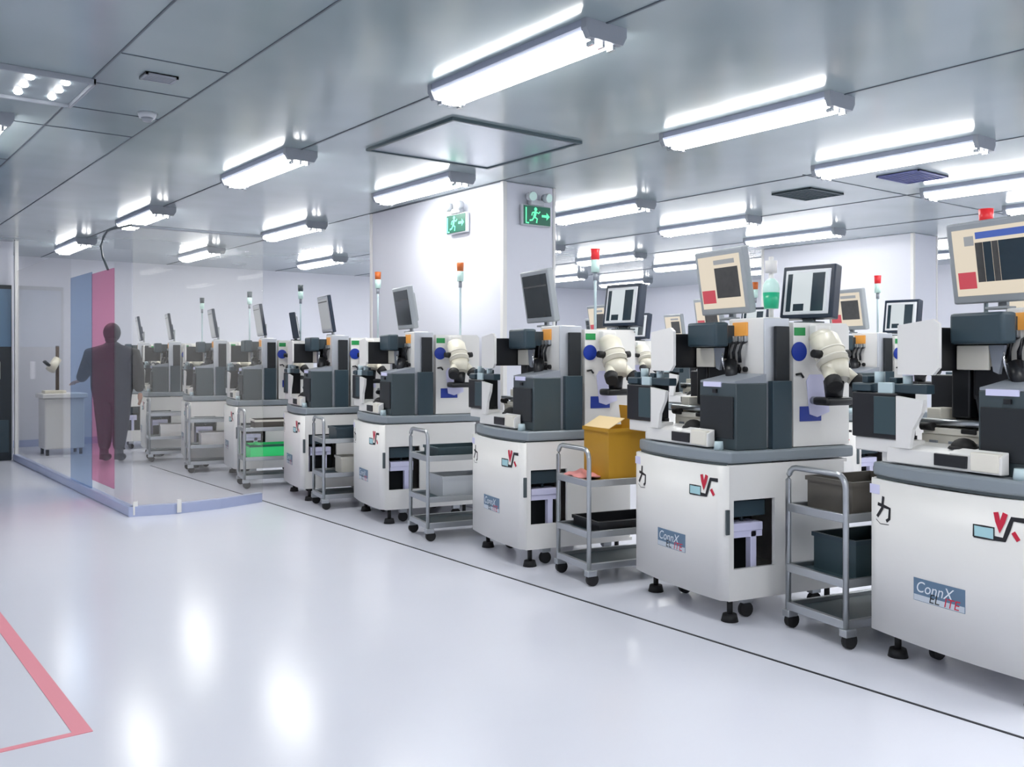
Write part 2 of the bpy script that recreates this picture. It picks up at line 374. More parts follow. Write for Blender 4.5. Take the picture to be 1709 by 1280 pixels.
for s in (-1, 1): MB().cyl((-.12, -.02+s*.035, .42), (-.06, -.01+s*.035, .36), .018).build('eyepiece', M['black'], t)

# ------------------------------------------------------------------ workstation prototype (local: x right, y deeper, front face at y=0)
def yfront(x): return -.028*(1-(x/.4)**2)
def base_cabinet():
    r = empty('equipment_cabinet')
    # cabinet shell with an opening in the right flank
    c = MB()
    c.box(-.385, -.365, .03, .78, .12, .76); c.box(-.365, .365, .76, .78, .12, .76); c.box(-.365, .385, .03, .78, .11, .13); c.box(-.365, .385, .03, .78, .745, .76)
    for a in ((.03, .06, .13, .745), (.31, .76, .13, .745), (.06, .31, .13, .26), (.06, .31, .59, .745)): c.box(.365, .385, *a)
    cab = c.build('cabinet', M['white'], r)
    MB().box(-.36, .2, .065, .32, .14, .74).build('dark_cavity', M['inside'], cab)
    c = MB(); c.box(.22, .26, .08, .10, .135, .47); c.box(.24, .345, .085, .27, .43, .47, .004); c.box(.30, .34, .20, .235, .14, .43, .003); c.box(.24, .34, .085, .27, .40, .43)
    c.build('bracket', M['paper'], cab)
    c = MB(); c.box(.21, .34, .08, .29, .50, .58, .006); c.cyl((.28, .19, .47), (.28, .19, .5), .01); c.build('power_supply', M['slate'], cab)
    # bowed front panel, dipped top edge
    p = MB(); xs = [-.393+.786*i/28 for i in range(29)]
    def yp(x):
        e = max(0, abs(x)-.363)/.03
        return yfront(x)+.028*(1-math.sqrt(max(0, 1-e*e)))
    def zt(x): return .752+.006*(x/.393)**2
    F_ = [(p.bm.verts.new((x, yp(x), .115)), p.bm.verts.new((x, yp(x), zt(x)))) for x in xs]; Bk = [(p.bm.verts.new((x, .028, .115)), p.bm.verts.new((x, .028, zt(x)))) for x in xs]
    for i in range(28):
        for q in ((F_[i][0], F_[i+1][0], F_[i+1][1], F_[i][1]), (Bk[i][0], Bk[i][1], Bk[i+1][1], Bk[i+1][0]), (F_[i][1], F_[i+1][1], Bk[i+1][1], Bk[i][1]), (F_[i][0], Bk[i][0], Bk[i+1][0], F_[i+1][0])):
            fc = p.bm.faces.new(q); fc.smooth = True
    p.bm.faces.new((F_[0][0], F_[0][1], Bk[0][1], Bk[0][0])); p.bm.faces.new((F_[28][0], Bk[28][0], Bk[28][1], F_[28][1]))
    fp = p.build('front_panel', M['white'], r)
    # marks on the panel
    b = MB(); e = .0012
    ribbon(b.bm, [(-.325, .655), (-.255, .643), (-.258, .60), (-.275, .588)], .014, yfront, e); ribbon(b.bm, [(-.292, .69), (-.298, .64), (-.328, .60)], .014, yfront, e+.0004)
    ribbon(b.bm, [(-.335, .588), (-.31, .572), (-.26, .575)], .003, yfront, e)
    b.build('character_mark', M['ink'], fp)
    b = MB(); patch(b.bm, -.375, -.315, .695, .735, yfront, .0008); b.build('corner_sticker', M['paper'], fp)
    lg = MB(); patch(lg.bm, .150, .232, .600, .645, yfront, .0008, 4); lg = lg.build('logo', M['cyan'], fp)
    b = MB(); ribbon(b.bm, [(.150, .600), (.150, .645), (.232, .645), (.232, .600), (.150, .600)], .007, yfront, e)
    ribbon(b.bm, [(.232, .607), (.272, .607), (.302, .688), (.352, .688)], .018, yfront, e+.0003); b.build('black_zigzag', M['ink'], lg)
    b = MB(); ribbon(b.bm, [(.240, .705), (.254, .638), (.276, .705)], .020, yfront, e+.0006); b.build('red_strokes', M['red'], lg); b = MB(); ribbon(b.bm, [(.305, .640), (.325, .612)], .017, yfront, e+.0002); b.build('red_dash', M['red'], lg)
    pl = MB(); patch(pl.bm, -.125, .115, .297, .388, yfront, .0015, 8); pl = pl.build('nameplate', M['plate'], fp)
    b = MB(); patch(b.bm, -.123, .113, .299, .322, yfront, .0019, 8); b.build('silver_band', M['silverband'], pl)
    b = MB(); text_into(b.bm, 'ConnX', .062, -.115, .334, yfront, .0024, .25, .95); b.build('pale_lettering', M['pale'], pl)
    b = MB(); text_into(b.bm, 'EL', .052, -.05, .302, yfront, .0026, .2, 1.0); b.build('dark_lettering', M['ink'], pl)
    b = MB(); text_into(b.bm, 'ITE', .052, .02, .302, yfront, .0026, .2, 1.0); b.build('red_lettering', M['red'], pl)
    MB().box(.386, .396, .008, .03, .43, .55, .003).build('latch', M['dgrey'], fp)
    # feet and casters
    for x in (-.30, .33):
        for y in (.08, .70):
            MB().cyl((x, y, 0), (x, y, .035), .042, .034).cyl((x, y, .03), (x, y, .115), .014).build('levelling_foot', M['rubber'], r)
    for x in (-.2, .3):
        for y in (.2, .64):
            cs = MB().box(x-.02, x+.02, y-.03, y+.03, .07, .112, .004).build('caster', M['steel'], r)
            MB().cyl((x-.014, y, .037), (x+.014, y, .037), .036).build('wheel', M['rubber'], cs)
    # table top with a curved front edge
    pts = [(.395, .82), (-.395, .82)]+[(-.395+.79*i/20, -.012+.045*(abs(-1+2*i/20)**2.5)-.0) for i in range(21)]
    t = MB().prism(pts, .768, .826).build('table_top', M['table'], r)
    md = t.modifiers.new('b', 'BEVEL'); md.width = .012; md.segments = 3; md.limit_method = 'ANGLE'; md.angle_limit = 1.0
    MB().prism([(-.37, .03)]+[(-.37+.74*i/12, .0+.03*abs(-1+2*i/12)**2.5) for i in range(13)]+[(.37, .03), (.37, .3), (-.37, .3)], .757, .77).build('table_skirt', M['dgrey'], t)
    return r
def bonder():
    r = empty('bonding_machine')
    # operator base with display and trackball
    w = MB().prism([(.022, .834), (.026, .895), (.07, .912), (.165, .92), (.165, .834)], -.31, .072, 'x').prism([(.022, .834), (.026, .90), (.068, .92), (.068, .834)], .0, .23, 'x').prism([(.05, .826), (.05, .834), (.15, .834), (.15, .826)], -.29, .06, 'x').build('operator_base', M['white'], r)
    md = w.modifiers.new('b', 'BEVEL'); md.width = .008; md.segments = 2; md.limit_method = 'ANGLE'
    MB().box(-.065, .085, .016, .03, .845, .893, .003).build('display', M['black'], w)
    MB().box(.10, .22, .018, .066, .840, .912, .004).build('keypad', M['cream'], w)
    MB().sph((.0, .11, .915), .05, (1, 1, .8)).cyl((.0, .11, .912), (.0, .11, .922), .06, .054).build('trackball', M['rubber'], w)
    MB().cyl((-.25, .11, .912), (-.25, .11, .945), .018).build('knob', M['rubber'], w)
    # feed stage: stepped tray with rail and buttons
    st = MB(); st.box(-.27, .075, .185, .34, .826, .955, .006); st.box(-.25, .06, .172, .26, .955, .982, .004); st.box(.02, .075, .168, .24, .90, 1.0, .004); st.box(-.29, -.22, .24, .34, .955, 1.06, .006)
    st = st.build('feed_stage', M['cream'], r)
    MB().tube([(-.30, .19, 1.005), (.076, .19, 1.005)], .014).box(-.29, .07, .20, .27, .995, 1.015, .003).build('rail', M['steel'], st)
    for k in range(3): MB().box(-.225+.095*k, -.185+.095*k, .178, .186, .905, .928, .002).build('button', M['grey'], st)
    MB().cyl((-.25, .165, .985), (-.19, .165, .985), .017).build('lever', M['rubber'], st); MB().box(-.06, .01, .165, .20, .965, .985, .004).build('latch', M['rubber'], st)
    # black magazine lifter overhanging the left side
    mz = MB(); mz.box(-.50, -.25, .02, .13, .93, 1.125, .006); mz = mz.build('magazine_lifter', M['black'], r)
    MB().prism([(-.25, .90), (-.25, 1.115), (-.11, 1.10), (-.12, 1.05), (-.165, .98), (-.18, .90)], .012, .03, 'y').box(-.49, -.19, .03, .12, .87, .93, .006).box(-.36, -.24, .05, .12, .826, .875, .004).build('side_plate', M['white'], mz)
    MB().box(-.37, -.255, .012, .02, .95, 1.11, .002).build('tray_window', M['tin'], mz)
    q = MB(); q.box(-.52, -.12, .04, .09, 1.125, 1.165, .005); q.box(-.47, -.44, .05, .12, 1.165, 1.195, .003); q.box(-.33, -.29, .06, .12, 1.165, 1.19, .003); q.box(-.5, -.40, .025, .04, 1.13, 1.16, .003)
    q.build('clamp_beam', M['slate'], mz)
    q = MB(); q.cyl((-.38, .06, 1.165), (-.38, .06, 1.215), .022); q.cyl((-.23, .06, 1.165), (-.23, .06, 1.20), .02); q.box(-.36, -.28, .025, .042, 1.12, 1.17, .004); q.build('sensor_block', M['clear'], mz)
    # bond head column, black
    bh = MB(); bh.box(-.235, .09, .36, .42, 1.15, 1.43, .006); bh.box(-.37, .09, .36, .42, .83, 1.2, .006); bh.box(.09, .2, .36, .42, .83, 1.0, .006); bh.box(-.08, .14, .26, .34, 1.10, 1.24, .015); bh.cyl((-.02, .28, 1.0), (-.02, .28, 1.12), .03, .05); bh.cyl((.06, .27, 1.02), (.06, .27, 1.1), .015, .03)
    bh.box(-.19, -.10, .27, .34, 1.02, 1.3, .01); bh.cyl((.12, .25, 1.25), (.17, .22, 1.16), .035, .028)
    bh = bh.build('bond_head', M['black'], r)
    MB().box(-.12, .03, .215, .23, 1.225, 1.325, .004).box(-.105, .02, .23, .34, 1.24, 1.27).build('pale_shield', M['cream'], bh)
    MB().prism([(.03, 1.325), (.10, 1.325), (.075, 1.21), (.05, 1.22)], .215, .232, 'y').build('shield_bracket', M['grey'], bh)
    MB().tube([(.085, .225, 1.32), (.095, .22, 1.26), (.105, .24, 1.19)], .006).build('air_line', M['chrome'], bh)
    MB().box(-.085, .155, .13, .215, 1.33, 1.455, .014).box(-.05, .10, .21, .36, 1.35, 1.44).build('optics_cover', M['slate'], r)
    # pale cover plate on the left, chamfered at a lower corner
    MB().prism([(-.235, 1.205), (-.06, 1.205), (-.03, 1.235), (-.03, 1.41), (-.06, 1.43), (-.235, 1.41)], .005, .02, 'y').build('cover_plate', M['white'], r)
    MB().box(-.22, -.13, .02, .36, 1.22, 1.40, .004).build('plate_mount', M['black'], bh)
    # control tower
    tw = MB().box(.045, .335, .30, .40, 1.0, 1.475, .008).box(.08, .33, .34, .40, .83, 1.0).build('control_tower', M['white'], r)
    MB().box(.085, .20, .292, .30, 1.385, 1.455, .003).build('amber_panel', M['amberimg'], tw)
    for k in range(3):
        c_ = MB().tube([(.10+.045*k, .298, 1.36), (.095+.045*k, .27, 1.345), (.082+.045*k, .265, 1.30), (.076+.045*k, .275, 1.25)], .009).build('plug_cable', M['black'], tw)
        MB().box(.092+.045*k, .108+.045*k, .28, .30, 1.355, 1.385, .002).build('plug', M['steel'], c_)
    for k in range(3): MB().cyl((.085+.05*k, .30, 1.215), (.085+.05*k, .285, 1.215), .014).build('knob', M['rubber'], tw)
    MB().box(.337, .347, .28, .435, .83, 1.47, .003).build('edge_strip', M['alu'], r)
    MB().box(.348, .368, .335, .42, .826, 1.43, .004).build('divider_panel', M['inside'], r)
    MB().box(.348, .385, .30, .42, .826, 1.16, .004).build('divider_base', M['slate'], r)
    # output handler, dark grey box
    hb = MB(); hb.box(.085, .37, .085, .275, .826, 1.15, .006)
    hb = hb.build('output_handler', M['hand'], r)
    MB().box(.10, .355, .075, .085, .88, 1.085, .003).build('door', M['inside'], hb)
    MB().prism([(.085, 1.15), (.085, 1.16), (.275, 1.195), (.275, 1.15)], .09, .365, 'x').build('sloped_lid', M['grey'], hb)
    MB().box(.12, .26, .08, .09, 1.13, 1.155, .001).build('label_strip', M['paper'], hb)
    MB().box(.20, .23, .073, .085, 1.10, 1.12, .002).build('catch', M['black'], hb); MB().cyl((.18, .078, .85), (.18, .085, .85), .012).build('screw', M['steel'], hb)
    MB().cyl((.29, .045, .826), (.29, .045, .868), .025, .02).build('bottle', M['clear'], r)
    return r
def front_monitor(kind):
    """4:3 display facing the aisle, leaning forward; local origin at the foot of its arm"""
    r = empty('computer_monitor')
    cas = M['navy'] if kind == 'pale' else M['mon']
    MB().box(-.05, .05, -.03, .03, 0, .012, .003).box(-.02, .02, .01, .03, .01, .16, .004).build('arm', M['mon'], r)
    T = Matrix.Translation((0, -.01, .03)) @ Matrix.Rotation(math.radians(9), 4, 'X')
    cs_ = MB().box(-.20, .20, -.02, .012 if kind == 'pale' else .025, 0, .345, .006 if kind == 'pale' else .01, T)
    if kind != 'pale': cs_.box(-.14, .14, .02, .06, .05, .29, .02, T)
    else: cs_.box(-.06, .06, .01, .035, .10, .2, .006, T)
    cs_.build('casing', cas, r)
    if kind == 'pale': MB().box(-.19, .19, -.024, -.018, .008, .337, .003, T).build('bezel', M['lgrey'], r)
    def P(n_, x0, x1, z0, z1, e, m, par): return MB().box(x0, x1, -.020-e, -.012, z0, z1, 0, T).build(n_, m, par)
    if kind == 'cream':
        s = P('screen', -.172, .172, .035, .315, .002, M['scrcream'], r)
        P('camera_image', -.04, .15, .09, .25, .003, M['scrimg'], s); P('red_field', -.165, -.055, .065, .135, .003, M['scrred'], s); P('title_bar', -.04, .13, .268, .292, .003, M['scrpale'], s)
    elif kind == 'wide':
        s = P('screen', -.172, .172, .035, .315, .002, M['scrcream'], r)
        P('blue_banner', -.06, .172, .27, .298, .003, M['scrblue'], s); P('logo_patch', -.115, -.07, .245, .285, .003, M['scrpale'], s); P('red_field', -.16, -.075, .065, .135, .003, M['scrred'], s)
        for k, (a, b_, mm) in enumerate(((-.065, -.03, 'scrimg'), (-.028, .01, 'scrdark'), (.012, .04, 'scrimg'), (.042, .165, 'scrdark'))): P('image_strip', a, b_, .09, .255, .003, M[mm], s)
    elif kind == 'pale':
        s = P('screen', -.172, .172, .035, .315, .006, M['scrpale'], r); P('menu_line', -.16, .16, .285, .295, .007, M['scrimg'], s)
    else:
        s = P('screen', -.172, .172, .035, .315, .002, M['scroff'], r); P('menu_line', -.16, .16, .235, .245, .003, M['scrimg'], s)
    return r
def side_monitor():
    """narrow navy-rimmed display; built facing +x of the station"""
    r = empty('computer_monitor')
    MB().box(-.05, .05, -.06, .06, 0, .012, .003).box(-.015, .015, -.03, .03, .01, .08, .003).build('stand', M['dgrey'], r)
    T = Matrix.Translation((.02, 0, .025)) @ Matrix.Rotation(math.radians(-9), 4, 'Y')
    MB().box(-.045, .02, -.15, .15, 0, .28, .008, T).build('casing', M['navy'], r)
    MB().box(.018, .026, -.128, .128, .02, .255, .003, T).build('bezel', M['monw'], r)
    s = MB().box(.02, .028, -.112, .112, .035, .24, 0, T).build('screen', M['scrwhite'], r)
    MB().box(.026, .0295, -.112, -.085, .035, .235, 0, T).build('dark_margin', M['scrdark'], s)
    MB().box(.026, .0295, .03, .10, .035, .235, 0, T).build('dark_column', M['scrdark'], s)
    MB().box(.026, .0295, -.07, -.01, .038, .075, .0, T).build('black_box', M['scrdark'], s)
    return r
def rear_unit():
    r = empty('inspection_unit')
    MB().prism([(.45, .83), (.45, 1.45), (.80, 1.45), (.82, 1.43), (.82, .83)], -.30, .36, 'x').build('housing', M['white'], r)
    MB().box(.36, .364, .455, .525, 1.385, 1.425, .001).build('green_label', M['green'], r)
    MB().cyl((.36, .485, 1.305), (.366, .485, 1.305), .048, seg=28).build('blue_disc', M['blue'], r)
    MB().box(.36, .364, .49, .63, .955, 1.03, .001).build('blue_pocket', M['blue'], r)
    MB().prism([(.53, 1.16), (.55, 1.19), (.66, 1.19), (.68, 1.0), (.60, .975), (.55, .99)], .364, .369, 'x').build('hanging_sheet', M['paper'], r)
    MB().tube([(.37, .46, 1.19), (.37, .49, 1.195), (.372, .505, 1.175)], .006).build('hook', M['black'], r)
    for y in (.5, .78): MB().cyl((.2, y, .826), (.2, y, .832), .03).build('foot', M['rubber'], r)
    return r
def microscope():
    """stereo head on an arm, eyepieces towards +x; origin on the flank of the unit"""
    r = empty('stereo_microscope')
    MB().box(0, .05, -.05, .05, .26, .40, .01).cyl((.03, 0, .32), (.12, 0, .27), .035).build('arm', M['white'], r)
    bd = MB(); bd.cyl((.05, 0, .33), (.12, 0, .20), .07, .078, 20); bd.cyl((.115, 0, .21), (.16, -.01, .12), .072, .055, 20); bd.sph((.05, 0, .33), .07, (1, 1, .7))
    bd = bd.build('body', M['scope'], r)
    MB().cyl((.085, 0, .265), (.089, 0, .258), .079, .079, 24).cyl((.105, 0, .228), (.109, 0, .221), .080, .080, 24).build('ring', M['cream'], r)
    for s in (-1, 1):
        e = MB().cyl((.13, s*.045, .17), (.19, s*.075, .12), .034, .031).build('eyepiece', M['scope'], r)
        MB().cyl((.185, s*.073, .124), (.222, s*.09, .093), .042, .037).build('eye_cup', M['rubber'], e)
        MB().cyl((.10, s*.07, .25), (.10, s*.115, .255), .022, .02).build('focus_knob', M['rubber'], r)
    MB().cyl((.12, 0, .12), (.12, 0, .03), .05, .04).box(.06, .17, -.085, .085, .0, .04, .015).build('objective', M['black'], r)
    MB().cyl((.0, -.03, .02), (.07, -.03, .02), .02).build('support_pin', M['steel'], r)
    return r
def tower(parent, x, y, z0, z1, m):
    """thin pole with a small beacon, fixed to its machine"""
    p = MB().cyl((x, y, z0), (x, y, z1-.14), .009, seg=10).build('signal_pole', M['clear'], parent)
    MB().cyl((x, y, z1-.15), (x, y, z1-.07), .026, .028).build('white_segment', M['mintb'], p)
    MB().cyl((x, y, z1-.07), (x, y, z1), .026, .030).build('beacon', m, p)
    MB().cyl((x, y, z1-.20), (x, y, z1-.15), .014).build('collar', M['grey'], p)
    return p

KIDS.clear()
P_BASE = base_cabinet(); P_BOND = bonder(); P_REAR = rear_unit(); P_MIC = microscope(); P_SM = side_monitor()
P_FM = {k: front_monitor(k) for k in ('cream', 'wide', 'off', 'pale')}
KIDS.clear(); snapshot_children(None)
used = set()
def inst(p):
    if p.name not in used: used.add(p.name); return p
    return copy_tree(p)
def place(o, base, ang, off, extra=0):
    c, s = math.cos(ang), math.sin(ang)
    o.location = (base[0]+c*off[0]-s*off[1], base[1]+s*off[0]+c*off[1], off[2]); o.rotation_euler = (0, 0, ang+extra); return o
ANG = math.radians(-102.2)
GB, GM, GR, GS, GSM, GE = 'bonding machines', 'aisle-facing monitors', 'white inspection units', 'stereo microscopes', 'navy-rimmed monitors', 'bowed-front equipment cabinets'
def station(base, fm, where, tw=None, sm=True, mic=True, smy=.655, smrot=-1.28):
    ang = ANG
    e = place(inst(P_BASE), base, ang, (0, 0, 0)); tag(e, 'white bowed-front cabinet with grey table top, '+where, 'equipment cabinet', GE)
    b = place(inst(P_BOND), base, ang, (0, 0, 0)); tag(b, 'black and white bonding machine on a cabinet, '+where, 'bonding machine', GB)
    u = place(inst(P_REAR), base, ang, (0, 0, 0)); tag(u, 'white inspection housing with blue disc, '+where, 'inspection unit', GR)
    m = place(inst(P_FM[fm]), base, ang, (-.03, .365, 1.475))
    look = {'cream': 'tilted grey monitor with cream screen', 'wide': 'large grey monitor with blue banner', 'off': 'tilted grey monitor with dark screen', 'pale': 'tilted dark-rimmed monitor with pale screen'}[fm]
    tag(m, look+', '+where, 'monitor', GM)
    if sm:
        q = place(inst(P_SM), base, ang, (.25, smy, 1.45), smrot); tag(q, 'navy-rimmed monitor on white housing, '+where, 'monitor', GSM)
    if mic:
        k = place(inst(P_MIC), base, ang, (.36, .60, 1.04)); tag(k, 'cream stereo microscope with black eyepieces, '+where, 'microscope', GS)
    if tw: tower({'b': b, 'u': u}[tw[0]], *tw[1:])
    return b, u
station((3.574, 1.859), 'wide', 'nearest station at the right edge', ('b', -.12, .395, 1.43, 1.905, M['redb']))
b, u = station((3.559, 3.257), 'cream', 'second station from the right')
p = MB().cyl((.29, .37, 1.475), (.29, .37, 1.78), .012).build('signal_pole', M['white'], b)
MB().cyl((.29, .37, 1.52), (.29, .37, 1.60), .035, .042).build('green_segment', M['greenb'], p); MB().sph((.29, .37, 1.62), .042, (1, 1, 1.3)).build('pale_dome', M['mintb'], p); MB().cyl((.29, .37, 1.70), (.29, .37, 1.76), .028, .03).build('white_segment', M['white'], p)
station((3.523, 4.765), 'off', 'third station from the right', ('u', .30, .56, 1.45, 1.965, M['redb']), smy=.80)
station((3.575, 6.56), 'off', 'fourth station, before the pillar face', ('u', .30, .68, 1.45, 2.03, M['orange']), sm=False)
station((3.58, 7.98), 'pale', 'fifth station, left of the pillar', ('u', .30, .72, 1.45, 2.06, M['orange']), sm=False)
station((3.64, 9.72), 'pale', 'sixth station, left of the green bin', ('u', .28, .7, 1.45, 2.05, M['dgrey']), smrot=math.radians(76))
station((3.60, 11.05), 'pale', 'seventh station, behind the hazy glass', ('u', .28, .7, 1.45, 2.05, M['dgrey']), sm=False)
station((3.55, 12.55), 'pale', 'eighth station, behind the hazy glass', ('u', .28, .7, 1.45, 2.05, M['dgrey']), sm=False)
station((3.50, 13.75), 'pale', 'farthest station of the front row', sm=False)
station((6.69, 4.53), 'cream', 'second row, beside the red-tipped pole', ('u', -.05, .7, 1.45, 1.98, M['redb']))
station((6.69, 3.05), 'cream', 'second row, at the right edge', ('u', -.05, .7, 1.45, 1.98, M['redb']))
station((6.69, 6.03), 'cream', 'second row, behind the second front station', ('u', .2, .7, 1.45, 2.0, M['orange']))
station((6.69, 7.6), 'cream', 'second row, right of the white pillar', ('u', .2, .7, 1.45, 2.0, M['dgrey']))
station((6.69, 9.2), 'cream', 'second row, partly behind the white pillar', ('u', .2, .7, 1.45, 2.0, M['dgrey']))
station((6.69, 10.8), 'off', 'farthest in the second row', ('u', .2, .7, 1.45, 2.0, M['dgrey']))
station((9.0, 4.0), 'cream', 'third row, right of the far pillar')
station((9.0, 8.6), 'cream', 'third row, left of the far pillar')
station((9.0, 10.2), 'off', 'third row, midway between the pillars')
station((9.0, 11.9), 'off', 'farthest in the third row')

# ------------------------------------------------------------------ service carts
def cart():
    r = empty('service_cart'); W, D_ = .18, .60
    f = MB()
    for y in (0, D_):
        arch = [(-W, y, .09), (-W, y, .70)]+[(-W+.05-.05*math.cos(a*PI/8), y, .70+.06*math.sin(a*PI/8)) for a in range(1, 5)]+[(W-.05+.05*math.sin(a*PI/8), y, .70+.06*math.cos(a*PI/8)) for a in range(0, 4)]+[(W, y, .70), (W, y, .09)]
        f.tube(arch, .0135)
    for z in (.57, .285, .105):
        f.box(-W, W, -.012, .012, z-.018, z+.02, .003); f.box(-W, W, D_-.012, D_+.012, z-.018, z+.02, .003); f.box(-W-.01, -W+.01, 0, D_, z-.018, z+.02, .003); f.box(W-.01, W+.01, 0, D_, z-.018, z+.02, .003)
    f.build('frame', M['steel'], r)
    for z in (.57, .285, .105): MB().box(-W+.01, W-.01, .012, D_-.012, z-.012, z).build('shelf', M['tin'], r)
    for x in (-W, W):
        for y in (.0, D_):
            c = MB().box(x-.022, x+.022, y-.02, y+.04, .055, .088, .004).cyl((x, y, .08), (x, y, .1), .012).build('caster', M['steel'], r)
            MB().cyl((x-.013, y+.02, .035), (x+.013, y+.02, .035), .035).build('wheel', M['rubber'], c)
    return r
P_CART = cart(); KIDS.clear(); snapshot_children(None)
GC = 'steel service carts'
CARTS = [((3.66, 2.50), 'between the two nearest machines, carrying a dark carton'), ((3.52, 4.01), 'carrying the amber carton and pink cloth'), ((3.48, 5.62), 'in front of the pillar, between third and fourth machines'),
         ((3.50, 7.27), 'between fourth and fifth machines'), ((3.44, 8.86), 'carrying the glowing green bin'), ((3.42, 10.40), 'between sixth and seventh machines, seen through hazy glass'), ((3.40, 11.8), 'farthest in the row, seen through hazy glass')]
for i, (p, ds) in enumerate(CARTS):
    o = P_CART if i == 0 else copy_tree(P_CART)
    place(o, p, ANG, (0, 0, 0)); tag(o, 'steel three-shelf cart '+ds, 'cart', GC)
def on_cart(i, name, label, cat, build, off, grp=None):
    o = empty(name); build(o); place(o, CARTS[i][0], ANG, off); return tag(o, label, cat, grp)
def open_box(w, d_, h_, m, m2=None, t=.006):
    def f(o):
        MB().box(-w/2, w/2, -d_/2, d_/2, 0, t).box(-w/2, w/2, -d_/2, -d_/2+t, t, h_).box(-w/2, w/2, d_/2-t, d_/2, t, h_).box(-w/2, -w/2+t, -d_/2+t, d_/2-t, t, h_).box(w/2-t, w/2, -d_/2+t, d_/2-t, t, h_).build('body', m, o)
        q = MB()
        for a in ((-w/2-.008, w/2+.008, -d_/2-.008, -d_/2), (-w/2-.008, w/2+.008, d_/2, d_/2+.008), (-w/2-.008, -w/2, -d_/2, d_/2), (w/2, w/2+.008, -d_/2, d_/2)): q.box(*a, h_-.02, h_)
        q.build('rim', m2 or m, o)
    return f
def carton(w, d_, h_, m, flapm):
    def f(o):
        open_box(w, d_, h_, m)(o)
        q = MB(); q.box(-w/2, w/2, -.002, .002, 0, .12, 0, Matrix.Translation((0, -d_/2, h_)) @ Matrix.Rotation(math.radians(-62), 4, 'X') @ Matrix.Rotation(math.radians(0), 4, 'Z'))
        q.build('front_flap', flapm, o)
        q = MB(); q.box(-w/2, w/2, -.002, .002, 0, .12, 0, Matrix.Translation((0, d_/2, h_)) @ Matrix.Rotation(math.radians(8), 4, 'X')); q.build('back_flap', m, o)
        MB().box(-w/2+.01, w/2-.01, -d_/2+.01, d_/2-.01, .02, h_*.8).build('contents', flapm, o)
    return f
on_cart(1, 'carton', 'amber yellow carton with an open pale flap on the cart top', 'carton', carton(.28, .26, .30, M['yellow'], M['cream2']), (.02, .27, .57))
def cloth(o):
    b = MB(); n_ = 10; vs = {}
    for i in range(n_+1):
        for j in range(n_+1):
            u, v = i/n_-.5, j/n_-.5; z = .012+.03*math.exp(-(u*u+v*v)*7)+.01*math.sin(9*u+2)*math.cos(11*v)
            vs[i, j] = b.bm.verts.new((u*.2, v*.14, z))
    for i in range(n_):
        for j in range(n_):
            q = b.bm.faces.new((vs[i, j], vs[i+1, j], vs[i+1, j+1], vs[i, j+1])); q.smooth = True
    c = b.build('cloth', M['pink'], o); md = c.modifiers.new('s', 'SOLIDIFY'); md.thickness = .008
on_cart(1, 'folded_cloth', 'crumpled pink cloth on the cart shelf before the amber carton', 'cloth', cloth, (-.03, .075, .572))
on_cart(1, 'parts_tray', 'black tray on the lower shelf of the cart with the amber carton', 'tray', open_box(.3, .45, .06, M['black']), (0, .31, .285), 'trays and bins on the carts')
on_cart(0, 'carton', 'dark brown-grey carton inside the nearest cart arch', 'carton', open_box(.28, .40, .15, M['cardboard']), (0, .28, .57), 'trays and bins on the carts')
on_cart(0, 'storage_bin', 'teal bin on the lower shelf of the nearest cart', 'bin', open_box(.26, .36, .17, M['tin'], M['slate']), (0, .29, .285), 'trays and bins on the carts')
on_cart(2, 'storage_bin', 'pale bin on the lower shelf of the cart before the pillar', 'bin', open_box(.26, .34, .15, M['lgrey']), (0, .3, .285), 'trays and bins on the carts')
on_cart(2, 'parts_tray', 'teal tray on the top shelf of the cart before the pillar', 'tray', open_box(.28, .4, .07, M['tin']), (0, .29, .57), 'trays and bins on the carts')
on_cart(3, 'storage_bin', 'dark bin on top of the cart between fourth and fifth machines', 'bin', open_box(.26, .36, .11, M['slate']), (0, .3, .57), 'trays and bins on the carts')
on_cart(3, 'carton', 'small pale carton low on the cart between fourth and fifth machines', 'carton', open_box(.2, .26, .14, M['cream']), (0, .3, .285), 'trays and bins on the carts')
def gbin(o):
    open_box(.29, .42, .13, M['greenlit'], M['dgreen'])(o)
    MB().box(-.12, .12, -.18, .18, .02, .11, .01).build('contents', M['dgreen'], o)
    for x in (-.08, .03, .1): MB().sph((x, -.12, .13), .03, (1.2, 1, .6), 10).build('green_bag', M['greenlit'], o)
on_cart(4, 'glowing_green_bin', 'green bin with an added glow on the middle shelf of a cart', 'bin', gbin, (0, .27, .285))
on_cart(4, 'carton', 'pale carton on the top shelf above the green bin', 'carton', open_box(.28, .38, .09, M['cardboard'], M['cream']), (0, .3, .57))
on_cart(5, 'carton', 'white carton on the middle shelf of a cart behind hazy glass', 'carton', open_box(.24, .3, .15, M['white']), (0, .28, .285))
on_cart(6, 'carton', 'white carton on the farthest cart behind hazy glass', 'carton', open_box(.24, .3, .16, M['white']), (0, .28, .285))

